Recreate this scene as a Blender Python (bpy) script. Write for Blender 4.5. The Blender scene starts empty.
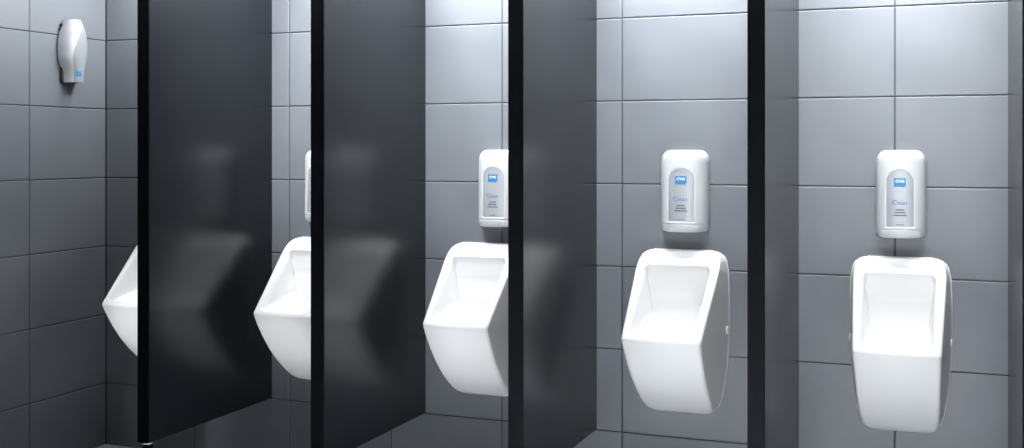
import bpy, bmesh, math, random
from mathutils import Vector, Matrix
random.seed(4)
S = bpy.context.scene
COL = S.collection

# ------------------------------------------------------------------ helpers
def link(o, parent=None):
    COL.objects.link(o)
    if parent is not None:
        o.parent = parent
    return o

def mesh_obj(name, bm, mat, parent=None, smooth=False, loc=None, angle=None):
    bmesh.ops.recalc_face_normals(bm, faces=bm.faces[:])
    me = bpy.data.meshes.new(name)
    bm.to_mesh(me); bm.free()
    if smooth:
        for p in me.polygons: p.use_smooth = True
        if angle is not None:
            me.set_sharp_from_angle(angle=math.radians(angle))
    me.materials.append(mat)
    o = bpy.data.objects.new(name, me)
    if loc: o.location = loc
    return link(o, parent)

def empty(name, loc, rotz=0.0):
    o = bpy.data.objects.new(name, None)
    o.empty_display_size = 0.05
    o.location = loc; o.rotation_euler = (0, 0, rotz)
    return link(o)

def tag(o, label, cat, group=None):
    o['label'] = label; o['category'] = cat
    if group: o['group'] = group
    return o

def structure(o):
    o['kind'] = 'structure'
    return o

def box(bm, x0, x1, y0, y1, z0, z1, bev=0.0, seg=2):
    m = Matrix.Translation(((x0+x1)/2, (y0+y1)/2, (z0+z1)/2)) @ Matrix.Diagonal((x1-x0, y1-y0, z1-z0, 1))
    r = bmesh.ops.create_cube(bm, size=1.0, matrix=m)
    if bev > 0:
        vs = set(r['verts'])
        es = [e for e in bm.edges if e.verts[0] in vs and e.verts[1] in vs]
        bmesh.ops.bevel(bm, geom=es, offset=bev, segments=seg, affect='EDGES', profile=0.5)

def grid_faces(bm, rows, close_u=False):
    """rows: list of lists of BMVert of the same length"""
    for a, b in zip(rows[:-1], rows[1:]):
        n = len(a)
        for i in range(n if close_u else n-1):
            j = (i+1) % n
            try: bm.faces.new((a[i], a[j], b[j], b[i]))
            except ValueError: pass

def lerp_table(tab, x):
    if x <= tab[0][0]: return tab[0][1]
    for (a, va), (b, vb) in zip(tab[:-1], tab[1:]):
        if x <= b:
            return va + (vb-va)*(x-a)/(b-a)
    return tab[-1][1]

def sm(a, b, k):          # smooth minimum
    h = max(0.0, min(1.0, 0.5+0.5*(b-a)/k))
    return b*(1-h)+a*h-k*h*(1-h)

# ------------------------------------------------------------------ materials
def principled(name, color, rough=0.5, metal=0.0, coat=0.0, spec=0.5):
    m = bpy.data.materials.new(name); m.use_nodes = True
    b = m.node_tree.nodes['Principled BSDF']
    b.inputs['Base Color'].default_value = (*color, 1)
    b.inputs['Roughness'].default_value = rough
    b.inputs['Metallic'].default_value = metal
    b.inputs['Coat Weight'].default_value = coat
    b.inputs['Coat Roughness'].default_value = 0.06
    b.inputs['Specular IOR Level'].default_value = spec
    return m

def noisy(name, c0, c1, scale, rough=(0.4, 0.5), bump=0.0, coat=0.0, metal=0.0, detail=4, spec=0.5):
    m = principled(name, c0, rough[0], metal, coat, spec)
    nt = m.node_tree; b = nt.nodes['Principled BSDF']
    tc = nt.nodes.new('ShaderNodeTexCoord')
    n = nt.nodes.new('ShaderNodeTexNoise')
    n.inputs['Scale'].default_value = scale; n.inputs['Detail'].default_value = detail
    nt.links.new(tc.outputs['Object'], n.inputs['Vector'])
    r = nt.nodes.new('ShaderNodeValToRGB')
    r.color_ramp.elements[0].position = 0.3; r.color_ramp.elements[1].position = 0.7
    r.color_ramp.elements[0].color = (*c0, 1); r.color_ramp.elements[1].color = (*c1, 1)
    nt.links.new(n.outputs['Fac'], r.inputs['Fac'])
    nt.links.new(r.outputs['Color'], b.inputs['Base Color'])
    mr = nt.nodes.new('ShaderNodeMapRange')
    mr.inputs['To Min'].default_value = rough[0]; mr.inputs['To Max'].default_value = rough[1]
    nt.links.new(n.outputs['Fac'], mr.inputs['Value'])
    nt.links.new(mr.outputs['Result'], b.inputs['Roughness'])
    if bump:
        bp = nt.nodes.new('ShaderNodeBump'); bp.inputs['Strength'].default_value = bump
        bp.inputs['Distance'].default_value = 0.002
        n2 = nt.nodes.new('ShaderNodeTexNoise'); n2.inputs['Scale'].default_value = scale*25
        nt.links.new(tc.outputs['Object'], n2.inputs['Vector'])
        nt.links.new(n2.outputs['Fac'], bp.inputs['Height'])
        nt.links.new(bp.outputs['Normal'], b.inputs['Normal'])
    return m

M_TILE = noisy('grey_wall_tile', (0.117, 0.129, 0.146), (0.132, 0.144, 0.160), 5, (0.36, 0.46), 0.03)
M_GROUT = noisy('dark_grout', (0.012, 0.014, 0.018), (0.02, 0.022, 0.027), 60, (0.8, 0.9))
M_FLOOR = noisy('pale_grey_floor', (0.46, 0.48, 0.50), (0.52, 0.54, 0.56), 9, (0.4, 0.5), 0.05)
M_CEIL = noisy('white_ceiling', (0.70, 0.70, 0.70), (0.74, 0.74, 0.74), 3, (0.8, 0.9))
M_PANEL = noisy('charcoal_laminate', (0.0040, 0.0053, 0.0080), (0.0044, 0.0058, 0.0085), 30, (0.26, 0.27), 0.0, spec=0.52)
M_EDGE = noisy('black_edge_band', (0.0015, 0.002, 0.003), (0.0025, 0.003, 0.004), 40, (0.6, 0.7), spec=0.06)
M_CERAMIC = noisy('white_ceramic', (0.75, 0.755, 0.76), (0.77, 0.775, 0.78), 3, (0.36, 0.40), 0.0, 0.0, spec=0.3)
M_SHELL = noisy('pale_grey_plastic', (0.47, 0.49, 0.51), (0.50, 0.52, 0.54), 8, (0.32, 0.38), 0.02)
M_SILVER = noisy('silver_plastic', (0.36, 0.38, 0.41), (0.39, 0.41, 0.44), 12, (0.4, 0.46), 0.0, 0.0, 0.35)
M_BLUE = noisy('logo_blue', (0.020, 0.155, 0.33), (0.022, 0.17, 0.35), 20, (0.4, 0.5))
M_WHITE = principled('print_white', (0.8, 0.82, 0.85), 0.5)
M_INK = principled('print_grey', (0.10, 0.12, 0.15), 0.6)
M_SLATE = principled('print_slate_blue', (0.07, 0.16, 0.27), 0.6)
M_DARK = noisy('black_plastic', (0.01, 0.011, 0.013), (0.016, 0.017, 0.02), 30, (0.45, 0.55))
M_CHROME = principled('chrome', (0.7, 0.71, 0.73), 0.2, 1.0)

# ------------------------------------------------------------------ setting
TW, TH = 0.46814, 0.30
ROW0 = 1.169                      # height of one grout line
ROOM_R, ROOM_F, ROOM_H = 4.35, -4.9, 2.60

def tile_wall(name, u_lines, z_lines, place, slab):
    """one mesh: bevelled tiles standing 3 mm proud of a grout bed"""
    bm = bmesh.new(); gap, bev, dep = 0.0013, 0.0028, 0.0028
    faces = []
    for u0, u1 in zip(u_lines[:-1], u_lines[1:]):
        for z0, z1 in zip(z_lines[:-1], z_lines[1:]):
            j = [random.uniform(-0.0006, 0.0002) for _ in range(4)]
            o = [(u0+gap, z0+gap), (u1-gap, z0+gap), (u1-gap, z1-gap), (u0+gap, z1-gap)]
            i_ = [(u0+gap+bev, z0+gap+bev), (u1-gap-bev, z0+gap+bev), (u1-gap-bev, z1-gap-bev), (u0+gap+bev, z1-gap-bev)]
            vo = [bm.verts.new(place(a, b, -dep)) for a, b in o]
            vi = [bm.verts.new(place(a, b, k*0.5)) for (a, b), k in zip(i_, j)]
            bm.faces.new(vi)
            for k in range(4):
                bm.faces.new((vo[k], vo[(k+1) % 4], vi[(k+1) % 4], vi[k]))
    nt = len(bm.faces)
    box(bm, *slab)
    bm.faces.ensure_lookup_table()
    for f in list(bm.faces)[nt:]: f.material_index = 1
    o = mesh_obj(name, bm, M_TILE)
    o.data.materials.append(M_GROUT)
    return structure(o)

z_lines = [0.0] + [ROW0 + TH*k for k in range(-3, 5)] + [ROOM_H]
tile_wall('wall_back', [TW*i for i in range(0, 10)] , z_lines,
          lambda u, z, d: (u, -d, z), (0.0, TW*9, 0.003, 0.12, 0.0, ROOM_H))
tile_wall('wall_left', [0.0, 0.436] + [0.436+TW*i for i in range(1, 10)], z_lines,
          lambda u, z, d: (d, -u, z), (-0.12, -0.003, -(0.436+TW*9), 0.12, 0.0, ROOM_H))
ROOM_R = TW*9; ROOM_F = -(0.436+TW*9)
bm = bmesh.new()
box(bm, -0.12, ROOM_R, ROOM_F, 0.12, -0.12, -0.004)
for i in range(8):
    for j in range(8):
        x0, y0 = i*0.6, -0.6*j
        x1, y1 = min(x0+0.6, ROOM_R), max(y0-0.6, ROOM_F)
        if x1-x0 < .05 or y0-y1 < .05: continue
        box(bm, x0+0.001, x1-0.001, y1+0.001, y0-0.001, -0.004, 0.0)
structure(mesh_obj('floor', bm, M_FLOOR))
bm = bmesh.new(); box(bm, -0.12, ROOM_R, ROOM_F, 0.12, ROOM_H, ROOM_H+0.1)
structure(mesh_obj('ceiling', bm, M_CEIL))

# ------------------------------------------------------------------ partitions
PX = [0.8548, 1.5538, 2.2462, 2.9665, 3.668]     # right faces
PT, PD = 0.048, 0.760                             # thickness, projection from the wall
PZ0, PZ1 = 0.272, 2.02
def make_partition():
    r = empty('urinal_partition', (0, 0, 0))
    bm = bmesh.new()
    box(bm, -PT/2, PT/2, -PD+0.004, -0.0005, PZ0, PZ1, 0.0012, 2)
    mesh_obj('panel', bm, M_PANEL, r)
    bm = bmesh.new()
    box(bm, -PT/2-0.0003, PT/2+0.0003, -PD, -PD+0.0055, PZ0-0.0003, PZ1+0.0003, 0.001, 2)
    mesh_obj('edge_strip', bm, M_EDGE, r)
    # front support leg under the panel, with foot and collar
    def lathe(prof, y, seg=20):
        b = bmesh.new(); rows = []
        for rad, z in prof:
            rows.append([b.verts.new((rad*math.cos(2*math.pi*k/seg), y+rad*math.sin(2*math.pi*k/seg), z)) for k in range(seg)])
        grid_faces(b, rows, True)
        b.faces.new(rows[0]); b.faces.new(rows[-1])
        return b
    leg = mesh_obj('support_leg', lathe([(0.017, 0.004), (0.017, PZ0-0.006)], -PD+0.026), M_EDGE, r, True, angle=40)
    mesh_obj('foot_plate', lathe([(0.030, 0.0), (0.030, 0.004), (0.027, 0.008), (0.018, 0.012)], -PD+0.032), M_EDGE, leg, True, angle=40)
    mesh_obj('collar', lathe([(0.020, PZ0-0.008), (0.0225, PZ0-0.006), (0.0225, PZ0-0.0015), (0.021, PZ0-0.0003)], -PD+0.024), M_CHROME, leg, True, angle=40)
    return r

def copy_tree(o, parent=None):
    c = o.copy(); COL.objects.link(c); c.parent = parent
    for ch in list(o.children): copy_tree(ch, c)
    return c

p_labels = [
    'charcoal urinal partition farthest left, between the first two urinals and nearest the tiled left wall',
    'charcoal urinal partition second from the left, hiding the right half of the second urinal',
    'charcoal urinal partition in the middle of the row, cutting off the right side of the third urinal and its dispenser',
    'charcoal urinal partition seen nearly edge-on, with its narrow bright face beside the rightmost urinal stall',
    'grey urinal partition at the right edge of the photo, only its left face showing',
]
proto = make_partition()
for i, x in enumerate(PX):
    o = proto if i == 0 else copy_tree(proto)
    o.location = (x-PT/2, 0, 0)
    tag(o, p_labels[i], 'partition', 'partitions between the urinals')

# ------------------------------------------------------------------ urinal
UZ = 0.366                                        # lowest point above the floor
PROF = [(0.366, 0.020), (0.370, 0.034), (0.380, 0.056), (0.400, 0.085), (0.430, 0.123), (0.470, 0.170), (0.520, 0.217), (0.570, 0.256),
        (0.620, 0.289), (0.650, 0.306), (0.660, 0.311), (0.667, 0.3125), (0.674, 0.308), (0.684, 0.298),
        (0.912, 0.064), (0.922, 0.056), (0.931, 0.050), (0.936, 0.045), (0.938, 0.040)]
WB = [(0.366, 0.082), (0.370, 0.097), (0.378, 0.109), (0.392, 0.122), (0.43, 0.135), (0.50, 0.147), (0.58, 0.154), (0.66, 0.158),
      (0.80, 0.158), (0.87, 0.155), (0.905, 0.149), (0.920, 0.141), (0.930, 0.128), (0.936, 0.114), (0.938, 0.100)]
WF = [(0.366, 0.078), (0.370, 0.093), (0.378, 0.105), (0.392, 0.114), (0.43, 0.1195), (0.55, 0.1240), (0.66, 0.1280), (0.667, 0.1285),
      (0.80, 0.1370), (0.88, 0.1415), (0.905, 0.1395), (0.920, 0.133), (0.930, 0.121), (0.936, 0.108), (0.938, 0.094)]
Y_BACK = -0.010

def bowl_depth(x, t):
    """depth of the basin below the sloping rim plane; t = 0 at the top, 1 at the lip"""
    L = 0.37
    cx, ct = abs(x), t*L
    t0, t1 = 0.046, 0.350                         # opening along the slope
    hw = 0.116 - 0.012*t
    r = 0.022
    qx = cx-(hw-r); qt = abs(ct-(t0+t1)/2)-((t1-t0)/2-r)
    sd = math.hypot(max(qx, 0), max(qt, 0)) + min(max(qx, qt), 0) - r
    inside = -sd
    if inside <= 0: return 0.0
    edge = inside*7.0                             # steep inner walls
    if inside < 0.005: edge = edge*(0.25+0.75*inside/0.005)
    back = 0.020 + max(0, ct-t0)*1.00             # nearly upright back wall
    back += 0.010*max(0, min(1, (ct-t0-0.038)/0.012))
    cone = 0.85*((t1-ct)*0.75 + (hw-cx)*0.95)      # basin sides meeting towards the drain
    d = sm(back, cone, 0.006)
    return max(0.0, min(sm(d, edge, 0.008), 0.26))

def make_urinal():
    r = empty('urinal', (0, 0, UZ))
    bm = bmesh.new(); rows = []
    # z levels
    zs = [0.366, 0.368, 0.371, 0.376, 0.383, 0.392, 0.402, 0.415]
    z = 0.43
    while z < 0.645: zs.append(z); z += 0.018
    zs += [0.650, 0.656, 0.661, 0.665, 0.668, 0.671, 0.674, 0.678]
    z = 0.682
    while z < 0.908: zs.append(z); z += 0.0034
    zs += [0.911, 0.915, 0.919, 0.923, 0.927, 0.931, 0.934, 0.9365, 0.938]
    NF = 78; NC = 6; NS = 5
    nrm = Vector((0, 0.698, -0.716))
    for z in zs:
        p, wb, wf = lerp_table(PROF, z), lerp_table(WB, z), lerp_table(WF, z)
        rc = min(0.014, p*0.4)
        bow = 0.010*min(1, max(0, (z-0.40)/0.2)) if z < 0.668 else 0.010*max(0, 1-(z-0.668)/0.2)
        side = []
        # half section from the wall to the front corner (positive x)
        for k in range(NS+1):
            f = k/NS
            side.append((wb+(wf+rc*0.15-wb)*f, Y_BACK+(-(p-rc)-Y_BACK)*f))
        for k in range(1, NC+1):
            a = math.pi/2*k/NC
            side.append((wf+rc*0.15-rc*(1-math.cos(a)), -(p-rc)-rc*math.sin(a)))
        xe = side[-1][0]
        front = []
        for k in range(1, NF):
            x = xe*(1-2*k/NF)
            b = bow*(1-(x/xe)**2)
            front.append(Vector((x, -p-b, z)))
        ring = [Vector((a, b, z)) for a, b in side] + front + [Vector((-a, b, z)) for a, b in reversed(side)]
        if 0.671 < z < 0.925:
            t = (0.925-z)/0.258
            for i in range(len(side), len(side)+len(front)):
                d = bowl_depth(ring[i].x, t)
                ring[i] = ring[i] + nrm*d
        rows.append([bm.verts.new(v-Vector((0, 0, UZ))) for v in ring])
    grid_faces(bm, rows)
    bm.faces.new(rows[-1]); bm.faces.new(list(reversed(rows[0])))
    # close the back
    left = [row[0] for row in rows]; right = [row[-1] for row in rows]
    grid_faces(bm, [left, right])
    bmesh.ops.remove_doubles(bm, verts=bm.verts[:], dist=0.00005)
    mesh_obj('basin', bm, M_CERAMIC, r, True, angle=50)
    # rim that lies against the wall
    bm = bmesh.new()
    out = [(w+0.003, zz) for zz, w in WB]
    prof = []
    fine = []
    for k in range(120):
        zz = 0.3645+(0.9395-0.3645)*(0.5-0.5*math.cos(math.pi*k/119))
        fine.append((lerp_table([(z_, w_) for z_, w_ in WB], min(max(zz, 0.366), 0.938))+0.0025, zz-UZ))
    loop = fine + [(-w, zz) for w, zz in reversed(fine)]
    rws = []
    for sc, y in ((1.0, -0.0004), (1.0, -0.009), (0.985, -0.0115)):
        zc = 0.652-UZ
        rws.append([bm.verts.new((w*sc, y, zc+(zz-zc)*sc)) for w, zz in loop])
    grid_faces(bm, rws, True)
    bm.faces.new(rws[0]); bm.faces.new(rws[-1])
    mesh_obj('back_rim', bm, M_CERAMIC, r, True, angle=45)
    # oval screw caps on both flanks
    for s in (-1, 1):
        bm = bmesh.new(); seg = 18; rws = []
        for rad, h in ((1.0, 0.0), (1.0, 0.004), (0.85, 0.0058), (0.4, 0.0068)):
            rws.append([bm.verts.new((0, rad*0.0105*math.cos(2*math.pi*k/seg), rad*0.0145*math.sin(2*math.pi*k/seg))) for k in range(seg)])
            for v in rws[-1]: v.co.x = h
        grid_faces(bm, rws, True); bm.faces.new(rws[-1]); bm.faces.new(rws[0])
        ang = math.atan2(0.158-0.126, 0.30)
        bmesh.ops.rotate(bm, verts=bm.verts[:], cent=(0, 0, 0), matrix=Matrix.Rotation(-ang, 3, 'Z'))
        for v in bm.verts: v.co = Vector((s*(v.co.x+0.1545), v.co.y-0.032, v.co.z+0.668-UZ))
        mesh_obj('screw_cap', bm, M_CERAMIC, r, True, angle=50)
    return r

UX = [0.379, 1.103, 1.815, 2.567, 3.294]
U_SCALE = {2: (0.97, 1.0), 3: (1.025, 1.12)}          # width and projection differ a little
u_labels = [
    'white ceramic urinal farthest left, only its left tip showing beside the tiled left wall',
    'white ceramic urinal with only its left half showing, second from the left in the row',
    'white ceramic urinal third from the left, its right edge cut off by the middle partition',
    'white ceramic urinal showing its shaded right flank and screw cap, second from the right',
    'white ceramic urinal in the rightmost stall, seen straight from the front',
]
u0 = make_urinal()
for i, x in enumerate(UX):
    o = u0 if i == 0 else copy_tree(u0)
    o.location = (x, 0, UZ)
    o.scale = (*U_SCALE.get(i, (1.0, 1.0)), 1)
    tag(o, u_labels[i], 'urinal', 'wall-hung urinals in the row')

# ------------------------------------------------------------------ dispenser above each urinal
def text_mesh(name, body, size, mat, parent, loc, rot, bold=0.0, sx=1.0):
    cu = bpy.data.curves.new(name, 'FONT'); cu.body = body; cu.size = size
    cu.align_x = 'CENTER'; cu.align_y = 'CENTER'; cu.extrude = 0.0002; cu.offset = bold
    cu.resolution_u = 3
    tmp = bpy.data.objects.new(name, cu); COL.objects.link(tmp)
    bpy.context.view_layer.update()
    me = bpy.data.meshes.new_from_object(tmp.evaluated_get(bpy.context.evaluated_depsgraph_get()))
    bpy.data.objects.remove(tmp); bpy.data.curves.remove(cu)
    me.name = name
    me.transform(Matrix.Diagonal((sx, 1, 1, 1)))
    me.materials.clear(); me.materials.append(mat)
    o = bpy.data.objects.new(name, me); o.location = loc; o.rotation_euler = rot
    return link(o, parent)

DZ, DH, DW, DD = 1.006, 0.286, 0.0785, 0.092
def d_half(z):            # half width along the height (0..DH)
    top = DH-z
    w = DW
    r = 0.042
    if top < r: w -= 0.8*(r-math.sqrt(max(0, r*r-(r-top)**2)))
    if z < 0.012: w -= 0.012-math.sqrt(max(0, 0.012**2-(0.012-z)**2))
    return w
def d_depth(z):
    top = DH-z
    d = DD-0.010*(z/DH)
    r = 0.026
    if top < r: d -= r-math.sqrt(max(0, r*r-(r-top)**2))
    if z < 0.030: d -= 0.008*(1-z/0.030)
    return d
NEXP = 2.6
def d_front(x, z):
    w, d = d_half(z), d_depth(z)
    q = min(1.0, abs(x)/w)
    return -d*(1-q**NEXP)**(1/NEXP)
AW, AZ0, AZ1 = 0.044, 0.034, 0.222                # arch window: half width, foot, crown
def arch_sd(x, z):
    rr = AW
    zc = AZ1-rr
    if z > zc: s = math.hypot(x, z-zc)-rr
    else: s = abs(x)-AW
    return max(s, AZ0-z)

def make_dispenser():
    r = empty('wall_dispenser', (0, 0, DZ))
    bm = bmesh.new(); rows = []
    zs = [0, 0.001, 0.003, 0.006, 0.010, 0.015, 0.022, 0.029, 0.032, 0.034, 0.0365, 0.040]
    z = 0.045
    while z < 0.262: zs.append(z); z += 0.0035
    zs += [0.264, 0.267, 0.270, 0.274, 0.278, 0.281, 0.2835, 0.285, 0.2858]
    N = 120
    for z in zs:
        w, d = d_half(z), d_depth(z)
        ring = []
        for k in range(N+1):
            # even spacing in x in the middle, angle-like at the flanks
            a = math.pi*k/N
            c = math.cos(a)
            q = abs(c)
            x = w*math.copysign(min(1.0, q**0.8), c)
            y = d_front(x, z)
            if k in (0, N): y = 0.0
            s = arch_sd(x, z)
            if s < 0: y += min(0.0045, -s*1.6)
            # grip step between the cover and the chin
            if z < 0.030: y += 0.0012
            ring.append(bm.verts.new((x, min(y, -0.0004), z)))
        rows.append(ring)
    grid_faces(bm, rows)
    bm.faces.new(rows[0]); bm.faces.new(rows[-1])
    grid_faces(bm, [[q[0] for q in rows], [q[-1] for q in rows]])
    mesh_obj('housing', bm, M_SHELL, r, True, angle=48)
    # silver window inset in the arch
    bm = bmesh.new(); rows = []
    for k in range(61):
        z = AZ0+0.0015+(AZ1-AZ0-0.003)*k/60
        rr = AW-0.0015; zc = AZ1-AW
        hw = rr if z < zc else math.sqrt(max(1e-8, rr*rr-(z-zc)**2))
        rows.append([bm.verts.new((hw*(-1+2*i/24), d_front(hw*(-1+2*i/24), z)+0.0028, z)) for i in range(25)])
    grid_faces(bm, rows)
    g = bmesh.ops.extrude_face_region(bm, geom=bm.faces[:])
    bmesh.ops.translate(bm, verts=[v for v in g['geom'] if isinstance(v, bmesh.types.BMVert)], vec=(0, 0.0025, 0))
    win = mesh_obj('window_panel', bm, M_SILVER, r, True, angle=40)
    win['label'] = 'silver arched window'
    rot = (math.radians(90), 0, 0)
    # logo: blue square with a notched speech-bubble corner and white letters
    zl = 0.181
    yl = d_front(0, zl)+0.0026
    bm = bmesh.new()
    pts = [(-0.0185, -0.014), (0.0105, -0.014), (0.0140, -0.0185), (0.0140, -0.0125), (0.0185, -0.0095), (0.0185, 0.014), (-0.0185, 0.014)]
    vs = [bm.verts.new((x, yl, zl+z)) for x, z in pts]
    f = bm.faces.new(vs)
    g = bmesh.ops.extrude_face_region(bm, geom=[f])
    bmesh.ops.translate(bm, verts=[v for v in g['geom'] if isinstance(v, bmesh.types.BMVert)], vec=(0, -0.0008, 0))
    lg = mesh_obj('logo', bm, M_BLUE, win)
    lg['label'] = 'blue square logo'
    yt = yl-0.0009
    text_mesh('printed_text', 'CWS', 0.0125, M_WHITE, win, (0.0, yt, zl+0.0035), rot, 0.0003, 1.0)
    text_mesh('printed_text', 'Clean', 0.0205, M_SLATE, win, (-0.001, d_front(0, 0.116)+0.0024, 0.115), rot, 0.0001)
    # illegible small print, as dark word-sized strokes
    for z, words in ((0.0925, [(-.013, .014)]), (0.0835, [(-.017, .017)]), (0.0745, [(-.020, .021)]), (0.0440, [(-.012, .012)])):
        h = 0.0027 if z > 0.05 else 0.0014
        bm = bmesh.new(); rows = []
        a, b = words[0]
        n = 40
        for row in range(2):
            r_ = []
            for k in range(n+1):
                x = a+(b-a)*k/n
                e = h*(0.35 if k % 5 == 4 else random.uniform(0.75, 1.0))
                r_.append(bm.verts.new((x, d_front(x, z)+0.0022, z+(e if row else -e))))
            rows.append(r_)
        grid_faces(bm, rows)
        g = bmesh.ops.extrude_face_region(bm, geom=bm.faces[:])
        bmesh.ops.translate(bm, verts=[v for v in g['geom'] if isinstance(v, bmesh.types.BMVert)], vec=(0, 0.001, 0))
        mesh_obj('small_print', bm, M_INK, win)
    # chin: the push lever under the window
    bm = bmesh.new(); rows = []
    for z, off in ((0.003, 0.0), (0.006, -0.0025), (0.024, -0.0032), (0.027, -0.001)):
        rows.append([bm.verts.new((0.056*(-1+2*i/24), d_front(0.056*(-1+2*i/24), max(z, .012))+0.003+off, z)) for i in range(25)])
    grid_faces(bm, rows)
    g = bmesh.ops.extrude_face_region(bm, geom=bm.faces[:])
    bmesh.ops.translate(bm, verts=[v for v in g['geom'] if isinstance(v, bmesh.types.BMVert)], vec=(0, 0.006, 0))
    mesh_obj('push_lever', bm, M_SHELL, r, True, angle=35)
    return r

DX = {1: 1.113, 2: 1.869, 3: 2.576, 4: 3.296}
D_WIDE = {3: 1.08}
d_labels = {
    1: 'wall dispenser almost hidden behind the second partition, only its left edge showing',
    2: 'grey wall dispenser whose right edge is cut off by the middle partition',
    3: 'pale grey wall dispenser with blue logo above the urinal second from the right',
    4: 'pale grey wall dispenser with blue logo above the rightmost urinal',
}
d0 = make_dispenser()
for n, i in enumerate(sorted(DX)):
    o = d0 if n == 0 else copy_tree(d0)
    o.location = (DX[i], 0, DZ)
    o.scale = (D_WIDE.get(i, 1.0), 1, 1)
    tag(o, d_labels[i], 'dispenser', 'cleaning dispensers above the urinals')

# ------------------------------------------------------------------ air freshener on the left wall
FZ, FH = 1.572, 0.262
def make_freshener():
    r = empty('air_freshener', (0, -0.230, FZ), math.radians(90))
    bm = bmesh.new()
    box(bm, -0.046, 0.046, -0.016, -0.0005, 0.0, 0.245, 0.004, 2)
    for z in (0.195, 0.215):                       # clips that stick out of the back plate
        box(bm, -0.053, -0.040, -0.013, -0.004, z, z+0.012, 0.002, 2)
    bp = mesh_obj('back_plate', bm, M_DARK, r)
    bp['label'] = 'black back plate'
    W = [(0.0, 0.036), (0.03, 0.037), (0.055, 0.041), (0.066, 0.046), (0.10, 0.060), (0.16, 0.061), (0.21, 0.052), (0.245, 0.038), (0.262, 0.028)]
    D = [(0.0, 0.074), (0.04, 0.077), (0.10, 0.080), (0.16, 0.081), (0.21, 0.078), (0.24, 0.070), (0.258, 0.060), (0.262, 0.054)]
    SEAM = [(0.0, 0.27), (0.05, 0.27), (0.12, 0.30), (0.19, 0.42), (0.24, 0.57), (0.262, 0.66)]   # fraction of the way round
    def smooth(tab, z):
        return sum(lerp_table(tab, z+dz) for dz in (-0.012, -0.006, 0, 0.006, 0.012))/5
    def P(f, z, off=0.0):
        w, d = smooth(W, z), smooth(D, z)
        a = math.pi*f
        c, s = -math.cos(a), math.sin(a)
        x = math.copysign(abs(c)**0.75, c)*(w+off); y = -0.008-(d-0.008+off)*abs(s)**0.75
        return (x, y, z)
    def shell(f0, f1, off):
        b = bmesh.new(); rows = []
        for k in range(57):
            z = FH*k/56
            a, c = f0(z), f1(z)
            rows.append([b.verts.new(P(a+(c-a)*i/28, z, off)) for i in range(29)])
        grid_faces(b, rows)
        for row in (rows[0], rows[-1]):
            b.faces.new(row)
        return b
    seam = lambda z: smooth(SEAM, z)
    cv = mesh_obj('side_cover', shell(lambda z: 0.0, lambda z: seam(z)-0.006, 0.0012), M_WHITE_PL, r, True, angle=50)
    fr = mesh_obj('front_cover', shell(lambda z: seam(z)-0.012, lambda z: 1.0, 0.0), M_GREY_PL, r, True, angle=50)
    # blue logo near the foot
    bm = bmesh.new()
    rows = []
    for k in range(5):
        z = 0.026+0.019*k/4
        rows.append([bm.verts.new(P(0.325+0.16*i/8, z, 0.0012)) for i in range(9)])
    grid_faces(bm, rows)
    g = bmesh.ops.extrude_face_region(bm, geom=bm.faces[:])
    for v in g['geom']:
        if isinstance(v, bmesh.types.BMVert): v.co.y += 0.0012
    lg = mesh_obj('logo', bm, M_BLUE, fr, True, angle=40)
    lg['label'] = 'small blue logo'
    return r
M_WHITE_PL = noisy('white_plastic', (0.36, 0.38, 0.40), (0.39, 0.41, 0.43), 8, (0.3, 0.36), 0.02)
M_GREY_PL = noisy('satin_grey_plastic', (0.19, 0.205, 0.22), (0.21, 0.225, 0.24), 8, (0.3, 0.36), 0.02)
tag(make_freshener(), 'white and grey air freshener mounted high on the tiled left wall', 'air freshener')

# ------------------------------------------------------------------ light
def area(name, loc, size, size_y, power, color=(1, 1, 1), rot=(0, 0, 0)):
    L = bpy.data.lights.new(name, 'AREA'); L.shape = 'RECTANGLE'
    L.size, L.size_y, L.energy, L.color = size, size_y, power, color
    o = bpy.data.objects.new(name, L); o.location = loc; o.rotation_euler = rot
    return link(o)
cool = (0.97, 0.985, 1.0)
# cove lamps along the ceiling above the stalls, and one washing the left wall
area('cove_lamp', (2.57, -0.14, 2.15), 3.2, 0.06, 54, cool)
area('cove_lamp', (2.57, -0.30, 2.50), 3.2, 0.06, 92, cool)
area('wall_washer', (0.70, -0.55, 2.0), 0.06, 0.9, 10, cool, (0, math.radians(92), 0))
area('cove_lamp', (0.48, -0.13, 2.12), 0.55, 0.06, 7.5, cool)
# added fill aimed down, bouncing off the pale floor to brighten urinal undersides
L = area('floor_bounce_fill', (3.0, -1.5, 2.5), 2.2, 0.3, 140, cool)
L.data.spread = math.radians(30)
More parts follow.
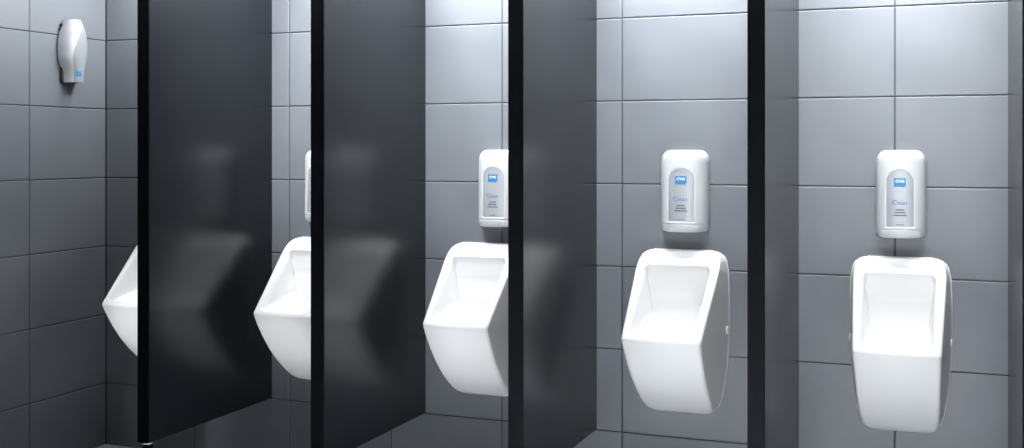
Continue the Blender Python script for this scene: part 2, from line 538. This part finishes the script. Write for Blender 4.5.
# added front fill from behind the camera
L = area('front_fill', (3.55, -4.55, 1.65), 1.2, 1.8, 8.5, cool, (math.radians(86), 0, math.radians(6)))
L.data.spread = math.radians(72)
def spot(loc, target, power, angle, soft, blend):
    sp = bpy.data.lights.new('fill_spot', 'SPOT'); sp.energy = power; sp.color = cool
    sp.spot_size = math.radians(angle); sp.spot_blend = blend; sp.shadow_soft_size = soft
    o = bpy.data.objects.new('fill_spot', sp); o.location = loc
    o.rotation_euler = (Vector(target)-Vector(loc)).to_track_quat('-Z', 'Y').to_euler()
    link(o)
# unseen fill spots near the floor, added to lift the urinal undersides
for x, tx, e in ((0.40, 0.40, 125), (1.10, 1.08, 85), (1.95, 1.80, 70), (3.05, 2.59, 45), (3.30, 3.30, 22)):
    spot((x, -2.0, 0.16), (tx, -0.2, 0.56), e, 16, 0.10, 0.8)
# added overhead fill brightening the upper tiles in all but the first stall
for x, e in ((1.18, 400), (1.87, 290), (2.58, 170), (3.30, 200)):
    spot((x, -1.3, 2.5), (x, 0, 1.5), e, 44, 0.25, 1.0)
# and a narrower fill added for the top of the first urinal
spot((0.46, -1.1, 2.5), (0.42, -0.2, 0.74), 150, 14, 0.08, 1.0)

W = bpy.data.worlds.new('World'); S.world = W; W.use_nodes = True
W.node_tree.nodes['Background'].inputs['Color'].default_value = (0.5, 0.55, 0.62, 1)
W.node_tree.nodes['Background'].inputs['Strength'].default_value = 0.004

# ------------------------------------------------------------------ camera
cam = bpy.data.cameras.new('camera'); co = bpy.data.objects.new('camera', cam); link(co)
co.location = (3.4435, -3.9092, 1.2974)
co.rotation_euler = (math.radians(90), 0, 0.37311)
cam.sensor_fit = 'HORIZONTAL'; cam.sensor_width = 36.0
cam.lens = 1115.84/1024*36
cam.shift_y = -(224-148.39)/1024
cam.clip_start = 0.05
S.camera = co
S.view_settings.view_transform = 'Standard'; S.view_settings.look = 'None'
S.view_settings.gamma = 1.0; S.view_settings.exposure = 0.0
S.view_settings.use_curve_mapping = False
